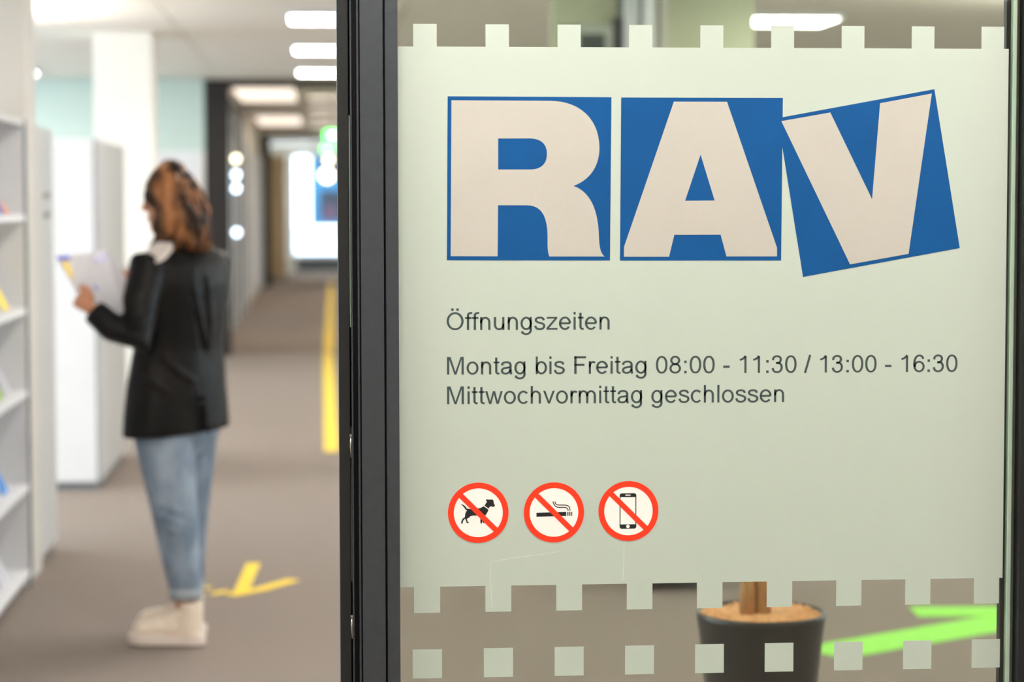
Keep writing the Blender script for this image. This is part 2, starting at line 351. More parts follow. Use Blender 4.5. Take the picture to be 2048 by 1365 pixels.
for r_, y in enumerate(ROWS):
    for x, side in ((-2.8, 'left'), (.13, 'middle'), (2.93, 'right')) if r_ != 2 else ((-2.8, 'far left'), (-1.3, 'left'), (.13, 'middle'), (1.53, 'middle right'), (2.93, 'right')):  # row nearest the glass: extra unseen lamps added to brighten the film
        if y in names and x == .13: lab = 'square ceiling light left of the door frame, %s of the row going back' % names[y]
        elif y == 14.34 and x == 2.93: lab = 'bright ceiling light seen through the clear glass above the film'
        elif y == 17.30 and x == 2.93: lab = 'ceiling light just cut off by the top edge of the frosted film'
        elif y == 20.36 and x == -2.8: lab = 'small bright ceiling light in front of the teal wall at far left'
        elif y < 3.8: lab = 'unseen entrance ceiling light in front of the glass, %s row, %s' % (ORD[r_], side)
        else: lab = 'hall ceiling light of the %s row, %s column' % (ORD[r_-3], side)
        ceiling_light(x, y, lab, group='square ceiling lights')
for k, y in enumerate((24.9, 28.2, 31.6, 35.2, 38.2, 43.5)):  # unseen lamps added on the right to brighten the corridor
    ceiling_light(.80, y, 'unseen ceiling light added for the far corridor, %s behind the first dark frame' % ORD[k], .50, .60, 'added far corridor lights')
for k, y in enumerate((25.25, 28.4, 31.8, 35.4)):
    t = thing('light_strip', 'dim warm light strip on the corridor ceiling, %s behind the first dark frame' % ORD[k], 'ceiling light', (.1, y, ZC), 'dim corridor light strips')
    box('frame', 'lamp_body', (-.14, .42, y-.02, y+.62, ZC-.012, ZC), t); box('diffuser', 'corridor_glow', (-.12, .40, y, y+.60, ZC-.018, ZC-.0121), t)
for k, (y0, y1) in enumerate(((23.4, 26.4), (31.4, 34.6))):  # lit stretches of the ceiling, drawn as glowing panels
    t = thing('lit_ceiling_patch', 'lit stretch of ceiling drawn as a glowing patch, %s one behind the first dark frame' % ('nearer' if k == 0 else 'farther'), 'ceiling light', (-.6, y0, ZC), 'glowing patches for lit ceiling')
    box('frame', 'lamp_body', (-.90, -.24, y0-.02, y1+.02, ZC-.012, ZC), t); box('diffuser', 'lit_ceiling_glow', (-.88, -.26, y0, y1, ZC-.018, ZC-.0121), t)  # parts of the glowing patch that stands for lit ceiling
# unseen pendant uplights, added to brighten the hall ceiling
for x, y0, lab in ((-2.10, 12.8, 'unseen pendant uplight added for the bright ceiling at left'), (4.4, 11.0, 'unseen pendant uplight added to brighten the right side of the hall')):
    t = thing('added_uplight', lab, 'ceiling light', (x, y0+.8, 2.21), 'added pendant uplights')
    box('housing', 'lamp_body', (x-.09, x+.09, y0, y0+1.6, 2.19, 2.235), t, .004); box('diffuser', 'added_uplight_glow', (x-.08, x+.08, y0+.02, y0+1.58, 2.236, 2.246), t)
    for y in (y0+.1, y0+1.5): MB().tube([(x, y, 2.24), (x, y, ZC)], .002, 6).build('added_uplight_cable', 'steel', t)
for k, y in enumerate((24.5, 29.0, 33.5)):
    ceiling_light(-2.2, y, 'ceiling light in the room behind the glazed partition, %s from the front' % ORD[k], .6, .6, 'partition room lights')
def exit_sign(x, y, z, w, h, label):
    t = thing('exit_sign', label, 'exit sign', (x, y, z)); box('housing', 'lamp_body', (x-w/2-.01, x+w/2+.01, y+.01, y+.05, z-h/2-.01, z+h/2+.01), t)
    box('green_panel', 'exit_green', (x-w/2, x+w/2, y, y+.0098, z-h/2, z+h/2), t)
    ar = MB(); ar.prism([[(x-.05*w/.2, z-.012), (x+.0, z-.012), (x+.0, z-.03), (x+.045*w/.2, z), (x, z+.03), (x, z+.012), (x-.05*w/.2, z+.012)]], lambda u, v, k: (u, y-.001+k*.0009, v))
    ar.build('arrow', 'exit_white', t)
    box('hanger', 'steel', (x-.01, x+.01, y+.02, y+.04, z+h/2+.01, ZC), t)
exit_sign(.145, 25.0, 2.205, .17, .09, 'glowing green exit sign, the larger and higher one beside the door frame')
exit_sign(.13, 38.8, 2.36, .16, .08, 'small green exit sign farther down the corridor')
def globe(x, y, z, r, m, label):  # globe on a cord, added to glow in place of glare or a glint
    t = thing('glare_globe', label, 'lamp', (x, y, z)); MB().ball((x,y,z), r, 16, 10).build('globe', m, t, True)
    MB().tube([(x,y,z+r*.9),(x,y,ZC)], .004, 6).build('cord', 'gasket', t)
globe(.16, 41.5, 2.22, .06, 'globe_glow', 'small warm glowing globe standing for a glint or reflection under the farther exit sign')  # added globe, makes the small bright disc of a glint
globe(.14, 45.0, 1.98, .12, 'globe_glow', 'large pale glowing globe standing for the glare in front of the far window')  # added globe, its glow gives the whitish glare before the window
def glint_globe(x, y, z, m, label):  # globes that glow in place of daylight glints on the glazing
    t = thing('glint_globe', label, 'lamp', (x, y, z), 'globes for glints along the glazed partition'); MB().ball((x,y,z), .036, 14, 10).build('globe', m, t, True)
    MB().tube([(x, y, z), (-1.03, y, z)], .008, 6).build('arm', 'steel', t)
glint_globe(LX1, 26.7, 1.978, 'globe_glow', 'small yellow globe standing for a glint on the glazed partition, the highest there')
glint_globe(LX1, 26.7, 1.792, 'globe_blue', 'small cold white globe standing for a glint, just under the yellow one on the glazed partition')
glint_globe(LX1, 26.7, 1.635, 'globe_blue', 'small cold white globe standing for a glint at mid height on the glazed partition')
glint_globe(LX1, 26.7, 1.123, 'globe_blue', 'small cold white globe standing for a glint, the lowest on the glazed partition')

# ================================================================ LEFT-HAND FURNITURE
XF = -1.135
sh = thing('open_shelf', 'white open shelf with leaflets at the left edge of the picture', 'shelf', (XF-.2, 7.9, 0))
box('side_panel', 'furniture_white', (XF-.38, XF-.003, 8.92, 8.95, 0, 1.81), sh, .002); box('edge_strip', 'furniture_edge', (XF-.0029, XF+.003, 8.92, 8.9509, 0, 1.81), sh)
box('side_panel', 'furniture_white', (XF-.38, XF, 6.90, 6.93, 0, 1.81), sh, .002)
box('edge_strip', 'furniture_edge', (XF-.02, XF+.003, 8.951, 8.984, 0, 1.81), sh)
box('back_panel', 'furniture_white', (XF-.395, XF-.381, 6.90, 8.95, 0, 1.81), sh)
SHZ = (.04, .375, .74, 1.06, 1.42, 1.785)
for z in SHZ: box('shelf_board', 'furniture_grey' if z > 1.7 else 'furniture_white', (XF-.38, XF, 6.931, 8.919, z, z+.025), sh, .002)
# leaflets on the shelf: each one a booklet leaning back
def booklet(x, y, z, w, h, m, label, lean=.3, turn=0.0, cat='leaflet'):
    t = thing('leaflet', label, cat, (x, y, z), 'leaflets on the open shelf')
    R = Matrix.Translation((x, y, z)) @ Matrix.Rotation(turn, 4, 'Z') @ Matrix.Rotation(-lean, 4, 'Y')
    def bx(nm, mm, b):
        o = MB().box(*b); o.bm.transform(R); return o.build(nm, mm, t)
    bx('pages', 'paper', (-.006, 0, -w/2, w/2, 0, h)); bx('cover', m, (.0003, .0016, -w/2, w/2, 0, h))
    bx('title_band', 'paper', (.0018, .0024, -w/2+.01, w/2-.01, h*.62, h*.78)); return t
SL = SHZ
spec = [(3, 8.72, .15, .21, 'leaflet_yellow', 'yellow leaflet leaning on the shelf board at chest height'),
        (3, 8.40, .15, .21, 'print_lilac', 'pale lilac leaflet beside the yellow one'),
        (4, 8.80, .08, .05, 'leaflet_orange', 'small orange card on the upper shelf board'),
        (4, 8.64, .11, .12, 'leaflet_navy', 'navy blue leaflet on the upper shelf board'),
        (2, 8.52, .15, .21, 'leaflet_green', 'lime green leaflet on the middle shelf board'),
        (2, 8.76, .10, .10, 'paper', 'white card beside the lime leaflet on the middle shelf board'),
        (1, 8.62, .15, .17, 'leaflet_blue', 'light blue leaflet on the second shelf board from below'),
        (1, 8.40, .15, .21, 'paper', 'white leaflet beside the light blue one'),
        (0, 8.58, .20, .28, 'paper', 'white brochure on the lowest shelf board')]
for k, y, ww, h, m, lab in spec: booklet(XF-.05, y, SL[k]+.0255, ww, h, m, lab, .45)

def handle_lock(x, y, z, p):
    MB().tube([(x, y, z), (x+.012, y, z)], .012, 12).build('lock', 'soot', p, True)
cb = thing('tall_cabinet', 'tall pale grey cabinet standing beside the beige column', 'cabinet', (XF-.2, 9.52, 0))
box('body', 'furniture_grey', (XF-.44, XF-.02, 9.31, 9.86, 0.03, 1.805), cb, .003); box('plinth', 'furniture_edge', (XF-.42, XF-.03, 9.32, 9.85, 0, .03), cb)
for k in range(2):
    dr = box('door', 'furniture_grey', (XF-.019, XF, 9.312+k*.274, 9.582+k*.274, .05, 1.80), cb, .002)
    handle_lock(XF, 9.54+k*.09, 1.52, dr); handle_lock(XF, 9.54+k*.09, 1.44, dr)
lk = thing('locker_row', 'row of white lockers with narrow doors in front of the white column', 'lockers', (XF-.22, 12.6, 0))
box('body', 'furniture_white', (XF-.46, XF-.024, 11.87, 13.46, .04, 1.82), lk, .003); box('front_frame', 'furniture_edge', (XF-.0239, XF-.0195, 11.872, 13.458, .045, 1.815), lk); box('plinth', 'furniture_edge', (XF-.44, XF-.03, 11.9, 13.44, 0, .04), lk)
for k in range(5):
    d = box('locker_door', 'furniture_grey', (XF-.019, XF, 11.878+k*.3165, 12.176+k*.3165, .05, 1.81), lk, .002)
    handle_lock(XF, 12.15+k*.3165, 1.1, d)
wc = thing('low_white_cabinet', 'white cabinet standing against the teal wall behind the woman', 'cabinet', (-1.26, 20.7, 0))
box('body', 'furniture_white', (-1.60, -1.03, 20.2, 20.62, .04, 1.93), wc, .004); box('plinth', 'furniture_edge', (-1.58, -1.06, 20.22, 20.6, 0, .04), wc)
for k in range(2): box('door', 'furniture_white', (-1.597+k*.278, -1.322+k*.278, 20.18, 20.199, .06, 1.92), wc, .002)

# slatted white blind and beige cabinet in the far corridor
bd = thing('slatted_screen', 'white slatted screen on the left corridor wall before the second dark frame', 'screen', (-1.02, 35.5, 0))
box('backing', 'screen_back', (-1.0399, -1.036, 31.5, 39.6, .08, 2.2), bd)
for k in range(22):
    z = .12 + k*.095
    MB().hexa([(-1.035, 31.5, z), (-1.00, 31.5, z+.02), (-1.00, 39.6, z+.02), (-1.035, 39.6, z)], [(-1.035, 31.5, z+.05), (-1.015, 31.5, z+.065), (-1.015, 39.6, z+.065), (-1.035, 39.6, z+.05)]).build('slat', 'furniture_white', bd)
for y in (31.45, 35.5, 39.6): box('upright', 'alu_white', (-1.038, -.99, y, y+.05, 0, 2.25), bd)
bc = thing('beige_cabinet', 'tall beige cabinet at the far end of the corridor by the bright window', 'cabinet', (-.85, 43.5, 0))
box('body', 'cabinet_beige', (-1.03, -.645, 43.2, 44.0, .03, 2.35), bc, .004); box('plinth', 'furniture_edge', (-1.01, -.66, 43.22, 43.98, 0, .03), bc)
box('door', 'cabinet_beige', (-1.025, -.84, 43.18, 43.199, .05, 2.34), bc); box('door', 'cabinet_beige', (-.836, -.65, 43.18, 43.199, .05, 2.34), bc)
rd = thing('radiator', 'dark grey radiator under the far window', 'radiator', (.3, 47.5, 0))
for k in range(14): box('fin', 'radiator_grey', (-.50+k*.125, -.39+k*.125, 47.46, 47.58, .05, .30), rd)

# ================================================================ THROUGH THE GLASS, RIGHT
pt = empty('wall_partition', (1.7, 12.1, 0)); pt['kind'] = 'structure'; pt['label'] = 'sage green partition with white posts'
box('panel', 'wall_sage', (1.237, 1.58, 12.10, 12.20, 0, ZC), pt); box('panel', 'wall_sage', (1.77, 2.32, 12.10, 12.20, 0, ZC), pt)
box('post', 'frame_charcoal', (1.558, 1.600, 12.04, 12.099, 0, 2.46), pt); box('post', 'alu_white', (1.610, 1.694, 12.02, 12.16, 0, ZC), pt, .003)
box('post', 'alu_bright', (1.712, 1.768, 11.98, 12.16, 0, ZC), pt, .003); box('post', 'wall_beige', (1.81, 1.845, 12.04, 12.099, 0, ZC), pt)
box('panel', 'display_bezel', (1.582, 1.768, 12.17, 12.2, 0, ZC), pt)
ds = thing('wall_display', 'dark display with pale bezel on the green partition, cut off by the film', 'display', (1.44, 12.05, 2.3))
box('bezel', 'display_bezel', (1.35, 1.55, 12.04, 12.095, 2.02, 2.425), ds, .004); box('screen', 'display_dark', (1.375, 1.51, 12.034, 12.0399, 2.06, 2.375), ds)

bn = thing('black_bench', 'black bench on the carpet behind the potted plant', 'bench', (1.45, 8.8, 0))
box('seat', 'bench_black', (1.20, 1.54, 8.54, 9.0, .36, .45), bn, .01)
box('skirt', 'bench_black', (1.215, 1.525, 8.555, 8.985, .045, .359), bn, .005)
for x in (1.23, 1.48):
    for y in (8.57, 8.94): box('leg', 'bench_black', (x, x+.03, y, y+.03, 0, .05), bn)

# potted plant
PX, PY = 1.050, 5.35
pp = thing('potted_plant', 'plant with brown stems in a tapered black pot behind the glass', 'plant', (PX, PY, 0))
MB().lathe([(.098,0),(.104,.012),(.124,.22),(.149,.46),(.1545,.495),(.156,.508),(.152,.512),(.1475,.508),(.146,.49)], (PX,PY,0), 48).build('pot', 'pot_dark', pp, True)
g = MB(); g.lathe([(.1455,.480),(.1462,.503),(.12,.507),(.05,.511)], (PX,PY,0), 28)
g.build('soil', 'clay_granules', pp, True)
g = MB()
for k in range(520):
    a = random.random()*2*PI; r = .142*math.sqrt(random.random())
    g.ball((PX+r*math.cos(a), PY+r*math.sin(a), .507), random.uniform(.004, .0075), 5, 4, (1, 1, .8))
o = g.build('granules', 'clay_granules', pp); o['kind'] = 'stuff'
st = []
def stem(pts, r0, r1):
    n = len(pts); MB().tube(pts, [r0+(r1-r0)*i/(n-1) for i in range(n)], 10).build('stem', 'bark', pp, True); return Vector(pts[-1])
tips = [stem([(PX-.040,PY-.03,.49),(PX-.036,PY-.02,.65),(PX-.02,PY,.9),(PX-.04,PY,1.12)], .019, .012),
        stem([(PX+.000,PY-.02,.49),(PX+.002,PY-.01,.66),(PX+.05,PY,.85),(PX+.09,PY,.98)], .021, .012)]
for t0 in tips:
    for k in range(16):
        a = k*2.4 + random.random()*.4; el = .25 + 1.1*random.random(); L = random.uniform(.28, .42)
        pts = []; d = Vector((math.cos(a)*math.cos(el), math.sin(a)*math.cos(el), math.sin(el)))
        for q in range(6):
            s = q/5; pts.append(t0 + d*L*s + Vector((0,0,-.18*s*s*math.cos(el))))
        MB().tube(pts, [(.014*(math.sin(PI*min(1, .15+.85*(i/5)))+.08), .0012) for i in range(6)], 6).build('leaf', 'leaf_green', pp, True)

# ================================================================ FLOOR MARKINGS
def strip(pts, w0, m, name, parent=None, z=.0022):
    """flat tape along a floor polyline"""
    mb = MB(); P = [Vector((a, b)) for a, b in pts]; Ls = []; Rs = []
    for i, p in enumerate(P):
        d = (P[min(i+1, len(P)-1)] - P[max(i-1, 0)]).normalized(); n = Vector((-d.y, d.x))*w0/2
        Ls.append(p+n); Rs.append(p-n)
    for i in range(len(P)-1):
        q = [Rs[i], Rs[i+1], Ls[i+1], Ls[i]]
        mb.hexa([(v.x, v.y, .0004) for v in q], [(v.x, v.y, z) for v in q])
    return mb.build(name, m, parent)
ya = thing('floor_arrow', 'yellow tape arrow on the carpet beside the woman\'s shoe', 'floor marking', (-.3, 8.8, 0))
strip([(-.284, 9.38), (-.314, 8.64)], .056, 'tape_yellow', 'tape', ya, .0022)
strip([(-.352, 8.62), (-.24, 8.74), (-.115, 8.95)], .060, 'tape_yellow', 'tape', ya, .0030)
strip([(-.476, 8.795), (-.450, 8.775)], .085, 'tape_yellow', 'tape', ya); strip([(-.408, 8.70), (-.378, 8.68)], .095, 'tape_yellow', 'tape', ya)
tag(strip([(.058, 13.55), (.070, 22.4)], .085, 'tape_yellow', 'floor_line'), 'yellow tape line running down the corridor floor beside the door frame', 'floor marking')
tag(strip([(.078, 22.6), (.195, 41.5)], .100, 'tape_yellow', 'floor_line'), 'farther piece of the yellow tape line beyond the first dark frame', 'floor marking')
ga = thing('floor_arrow', 'bright green arrow on the carpet right of the plant pot', 'floor marking', (2.2, 8, 0))
T = Vector((2.66, 7.98))
strip([(1.640, 7.33), (T.x, T.y)], .22, 'tape_green', 'arrow_shaft', ga, .0022)
strip([(2.14, 8.04), (T.x+.03, T.y+.01)], .19, 'tape_green', 'arrow_barb', ga, .0028); strip([(T.x, T.y), (2.40, 7.42)], .19, 'tape_green', 'arrow_barb', ga, .0034)

# ================================================================ GLASS PARTITION
YG = 3.80
gl = empty('window_10', (.6, YG, 0)); gl['kind'] = 'structure'; gl['label'] = 'glass partition beside the door, in charcoal frame'
box('pane', 'glass_tinted', (.1290, 1.1738, YG, YG+.010, .05, 2.6), gl)
def prof(x0, x1, y0, m, nm, y1=3.90, z1=2.65, bev=.0008): return box(nm, m, (x0/1000, x1/1000, y0, y1, 0, z1), gl, bev)
prof(108.0, 129.3, 3.775, 'frame_charcoal', 'glazing_bead'); prof(104.6, 108.0, 3.790, 'gasket', 'groove', bev=0)
prof(66.8, 104.6, 3.772, 'frame_charcoal', 'frame_post'); prof(64.6, 66.8, 3.790, 'gasket', 'groove', bev=0)
prof(61.3, 64.6, 3.776, 'frame_charcoal', 'frame_lip'); prof(53.2, 61.3, 3.800, 'gasket', 'rubber_seal', bev=0)
prof(50.4, 53.2, 3.782, 'frame_charcoal', 'frame_lip'); prof(47.6, 50.4, 3.84, 'gasket', 'groove', bev=0)
prof(29.3, 47.6, 3.790, 'frame_black', 'frame_post')
for z0, z1, m in ((1.655, 2.65, 'frame_black'),): pass
box('seal_strip', 'seal_pale', (.0482, .0500, 3.796, 3.800, 1.288, 1.640), gl); box('seal_strip', 'seal_grey', (.0484, .0498, 3.797, 3.800, .86, 1.12), gl)
for z in (1.105, .800):
    box('hinge_pin', 'steel', (.0466, .0506, 3.788, 3.796, z, z+.004), gl)
    MB().tube([(.0488, 3.791, z-.001), (.0486, 3.791, z-.016), (.0492, 3.791, z-.036)], [.0019, .0023, .0012], 8).build('hinge_pin', 'steel', gl, True)
# right-hand edge of the pane and the next frame
prof(1166.0, 1173.6, 3.812, 'frame_black', 'glass_seal', 3.83)
prof(1173.9, 1179.6, 3.797, 'seal_pale', 'glass_edge', 3.812, 2.65, 0); prof(1179.7, 1181.0, 3.798, 'seal_green', 'glass_edge', 3.81, 2.65, 0)
prof(1181.1, 1187.4, 3.806, 'seal_grey', 'frame_lip', 3.83, 2.65, 0); prof(1187.5, 1290.0, 3.775, 'frame_black', 'frame_post')
box('bottom_rail', 'frame_charcoal', (.1295, 1.165, 3.775, 3.815, 0, .05), gl); box('top_rail', 'frame_charcoal', (.1295, 1.165, 3.775, 3.815, 2.6, 2.65), gl)

# frosted film: main sheet with teeth above and below, and the loose squares
ff = thing('frosted_film', 'large pale frosted film with square teeth on the glass', 'window film', (.65, YG, .8))
PT = 120.4; C0 = 175.4
xl, xr = 129.4, 1166.5
zt, zb, ztt, zbt = 1754.0, 848.2, 1791.3, 804.0
lp = [(xl, zb)]
for k in range(9):
    c = C0+PT*k; lp += [(c-22, zb), (c-22, zbt), (c+22, zbt), (c+22, zb)]
lp += [(xr, zb), (xr, zt)]
for k in reversed(range(9)):
    c = C0+PT*k; lp += [(c+19.5, zt), (c+19.5, ztt), (c-19.5, ztt), (c-19.5, zt)]
lp += [(xl, zt)]
FY = YG-.0004
MB().prism([lp], lambda u, v, k: (u/1000, FY+k*.0002, v/1000)).build('film_sheet', 'frosted_film', ff)
for row, (z0, hh) in enumerate(((692.2, 24.8), (592, 22.0), (492, 19.0))):
    for k in range(9):
        c = C0+PT*k; zc = z0+24.8
        MB().prism([[(c-hh, zc-hh), (c+hh, zc-hh), (c+hh, zc+hh), (c-hh, zc+hh)]], lambda u, v, kk: (u/1000, FY+kk*.0002, v/1000)).build('film_square', 'frosted_film', ff)

# logo stickers
def G(u, v, k, y): return (u/1000, y+k*.00018, v/1000)
for nm, bx_, lt, hl, lab in (('R', R_BOX, R_LETTER, R_HOLE, 'left'), ('A', A_BOX, A_LETTER, A_HOLE, 'middle'), ('V', V_BOX, V_LETTER, None, 'tilted right')):
    t = thing('letter_sticker', 'blue square sticker with the pale letter %s%s' % (nm, ', tilted' if nm == 'V' else ''), 'sticker', (bx_[0][0]/1000, YG, bx_[2][1]/1000), 'blue letter stickers')
    off = .00005 if nm == 'V' else 0
    y1 = FY-.0003-off
    MB().prism([bx_], lambda u, v, k: G(u, v, k, y1)).build('blue_square', 'sticker_blue', t)
    y2 = y1-.00025
    MB().prism([lt] + ([hl] if hl else []), lambda u, v, k: G(u, v, k, y2)).build('letter', 'sticker_pale', t)

# lettering: a sans serif alphabet drawn as pen strokes (font units, 2048 per em)
def E(cx, cy, rx, ry, a0, a1, n=None):
    n = n or max(6, int(abs(a1-a0)/11))
    return [(cx+rx*math.cos(math.radians(a0+(a1-a0)*i/n)), cy+ry*math.sin(math.radians(a0+(a1-a0)*i/n))) for i in range(n+1)]
def SE(cx, cy, rx, ry, a0, a1, p=.9):
    n = max(6, int(abs(a1-a0)/9)); o = []
    for i in range(n+1):
        a = math.radians(a0+(a1-a0)*i/n); c, s = math.cos(a), math.sin(a)
        o.append((cx+rx*math.copysign(abs(c)**p, c), cy+ry*math.copysign(abs(s)**p, s)))
    return o
def spl(P, n=6):
    out = []; Q = [P[0]]+P+[P[-1]]
    for i in range(1, len(Q)-2):
        a, b, c, d = Q[i-1], Q[i], Q[i+1], Q[i+2]
        for j in range(n):
            t = j/n; out.append(tuple(.5*((2*b[k])+(-a[k]+c[k])*t+(2*a[k]-5*b[k]+4*c[k]-d[k])*t*t+(-a[k]+3*b[k]-3*c[k]+d[k])*t**3) for k in (0, 1)))
    out.append(P[-1]); return out
def rect(x0, y0, x1, y1): return ('R', x0, y0, x1, y1)
ARCH = lambda x0, x1: [(x0, 560)] + E((x0+x1)/2, 660, (x1-x0)/2, 348, 180, 0) + [(x1, 0)]
GL = {
 ' ': (569, []), 'n': (1139, [rect(135,0,315,1062), ARCH(225, 892)]), 'm': (1706, [rect(135,0,315,1062), ARCH(225, 853), ARCH(853, 1481)]),
 'h': (1139, [rect(135,0,315,1466), ARCH(225, 892)]), 'u': (1139, [rect(820,0,1000,1062), [(222,1062),(222,420)] + E(566, 425, 344, 372, 180, 360) + [(910,520)]]),
 'i': (455, [rect(136,0,316,1062), rect(136,1259,316,1466)]), 'l': (455, [rect(131,0,311,1466)]),
 't': (569, [[(262,1400),(262,250)] + E(425, 240, 163, 178, 180, 265) + [(528,72)], rect(36,922,518,1062)]),
 'f': (569, [[(268,0),(268,1180)] + E(468, 1185, 200, 222, 180, 85) + [(625,1398)], rect(18,922,560,1062)]),
 'g': (1139, [rect(820,60,984,1062), E(530, 531, 382, 475, 0, 360), [(902,120)] + E(525, -30, 377, 325, 0, -128) + [(210,-235),(195,-110)]]),
 'a': (1139, [spl([(165,735),(215,890),(340,980),(540,1008),(740,975),(850,880),(880,740),(880,560),(880,330),(900,130),(960,0)]),
              spl([(880,605),(720,565),(480,530),(270,470),(165,300),(235,130),(425,58),(640,95),(810,215),(880,400)])]),
 's': (1024, [spl([(855,790),(785,930),(660,995),(500,1010),(330,980),(215,895),(195,775),(290,655),(480,590),(690,530),(850,430),(880,290),(800,140),(650,70),(500,55),(320,85),(200,190),(135,340)])]),
 'z': (1024, [('P', [(41,0),(41,146),(717,922),(75,915),(75,1062),(942,1062),(942,942),(268,140),(965,147),(965,0)])]),
 'e': (1139, [[(160,531),(975,531)], E(565, 531, 412, 478, 0, 322)]), 'c': (1024, [E(553, 531, 400, 478, 42, 318)]),
 'r': (682, [rect(135,0,315,1062), [(225,560)] + E(490, 640, 265, 350, 180, 90) + [(580,975),(675,930)]]),
 'v': (1024, [('P', [(430,0),(26,1062),(216,1062),(444,426),(512,209),(574,414),(810,1062),(995,1062),(593,0)])]), 'w': (1479, [('P', [(325,0),(0,1062),(186,1062),(355,449),(418,221),(473,440),(642,1062),(827,1062),(986,446),(1039,243),(1100,448),(1282,1062),(1457,1062),(1125,0),(938,0),(769,636),(728,817),(513,0)])]),
 'b': (1139, [rect(135,0,305,1466), E(605, 531, 382, 475, 0, 360)]), 'o': (1139, [E(568, 531, 408, 476, 0, 360)]),
 'Ö': (1593, [E(800, 733, 608, 668, 0, 360, 40), rect(480,1590,680,1790), rect(905,1590,1105,1790)]),
 'M': (1706, [('P', [(152,0),(152,1466),(444,1466),(791,428),(856,213),(925,440),(1283,1466),(1546,1466),(1546,0),(1359,0),(1359,1227),(931,0),(766,0),(339,1248),(339,0)])]),
 'F': (1251, [rect(168,0,362,1466), rect(168,1293,1157,1466), rect(168,667,1024,840)]),
 '0': (1139, [SE(568, 723, 395, 665, 0, 360)]), '8': (1139, [E(568, 1090, 330, 308, 0, 360), E(568, 415, 398, 360, 0, 360)]),
 '1': (1139, [rect(610,0,790,1400), spl([(705,1440),(600,1290),(430,1170),(225,1085)])]),
 '3': (1139, [spl([(180,1060),(230,1250),(360,1365),(545,1398),(730,1350),(835,1215),(840,1040),(740,880),(560,820),(440,815)]), spl([(500,838),(700,810),(860,700),(930,500),(890,270),(750,115),(560,52),(370,85),(230,200),(160,400)])]),
 '6': (1139, [E(600, 460, 388, 405, 0, 360), spl([(205,430),(195,760),(240,1060),(370,1290),(560,1392),(760,1370),(900,1250),(945,1105)])]),
 ':': (569, [rect(185,0,390,205), rect(185,857,390,1062)]), '-': (682, [rect(65,440,618,621)]), '/': (569, [[(70,-25),(500,1491)]]),
}
WV, WH = 186, 156
def text_line(s, x0, z0, em, y, slope, name, parent):
    mb = MB(); k = em/2048; pen = 0
    def P(u, v, d): X = x0+(pen+u)*k; return (X/1000, y+d*.00012, (z0+v*k+(X-x0)*slope)/1000)
    for ch in s:
        adv, strokes = GL[ch]
        for st_ in strokes:
            if st_[0] == 'P': mb.prism([list(st_[1])], P); continue
            if st_[0] == 'R':
                _, a, b, c, d = st_; mb.prism([[(a,b),(c,b),(c,d),(a,d)]], P); continue
            pts = [Vector(p) for p in st_]; n = len(pts); closed = (pts[0]-pts[-1]).length < 2
            Ls, Rs = [], []
            for i in range(n):
                if closed: a = pts[(i-1) % (n-1)]; b = pts[(i+1) % (n-1)]
                else: a = pts[max(i-1, 0)]; b = pts[min(i+1, n-1)]
                d = (b-a).normalized(); nn = Vector((-d.y, d.x))
                sc = 1.0
                if 0 < i < n-1 and not closed:
                    d1 = (pts[i]-pts[i-1]).normalized(); cosv = abs(d1.dot(d)); sc = min(3.2, 1/max(cosv, .3)) if cosv < .97 else 1
                off = Vector((nn.x*WV/2, nn.y*WH/2))*sc if sc < 1.05 else nn*WV/2*sc
                Ls.append(pts[i]+off); Rs.append(pts[i]-off)
            for i in range(n-1):
                mb.prism([[tuple(Rs[i]), tuple(Rs[i+1]), tuple(Ls[i+1]), tuple(Ls[i])]], P)
        pen += adv
    return mb.build(name, 'lettering_grey', parent), pen*k
oh = thing('opening_hours_lettering', 'dark grey opening hours lettering on the film below the blue letters', 'lettering', (.21, YG, 1.15))
LY = FY-.0002
def fit_em(s, x0, x1, lsb, rsb):   # em so the inked width matches
    tot = sum(GL[c][0] for c in s)-lsb-rsb; return (x1-x0)*2048/tot
for s, xa, xb, za, zb_, lsb, rsb in (('Öffnungszeiten', 209.9, 484.9, 1281.8, 1281.0, 99, 150), ('Montag bis Freitag 08:00 - 11:30 / 13:00 - 16:30', 210.2, 1083.5, 1207.0, 1204.8, 152, 80), ('Mittwochvormittag geschlossen', 210.1, 783.5, 1157.1, 1155.6, 152, 150)):
    em = fit_em(s, xa, xb, lsb, rsb)
    text_line(s, xa-lsb*em/2048, za, em, LY, (zb_-za)/(xb-xa), 'text_line', oh)

# prohibition stickers
def circle(r, n=64, a0=0, a1=2*PI): return [(r*math.cos(a0+(a1-a0)*i/n), r*math.sin(a0+(a1-a0)*i/n)) for i in range(n)]
def sticker(cx, cz, label, pics):
    t = thing('prohibition_sticker', label, 'sticker', (cx/1000, YG, cz/1000), 'round prohibition stickers')
    def f(y): return lambda u, v, k: ((cx+u)/1000, y+k*.00012, (cz+v)/1000)
    MB().prism([circle(50.0)], f(FY-.0003)).build('disc', 'sign_white', t)
    MB().prism([circle(51.2, 72), circle(41.4, 72)[::-1]], f(FY-.0006)).build('ring', 'sign_red', t)
    for nm, loops, m, dy in pics:
        mb = MB()
        for lp_ in loops: mb.prism(lp_, f(FY-.00045-dy))
        mb.build(nm, m, t)
    c = .7071; q = [(-42, 4.5), (42, 4.5), (42, -4.5), (-42, -4.5)]
    MB().prism([[(u*c+v*c, -u*c+v*c) for u, v in q]], f(FY-.00075)).build('slash', 'sign_red', t)
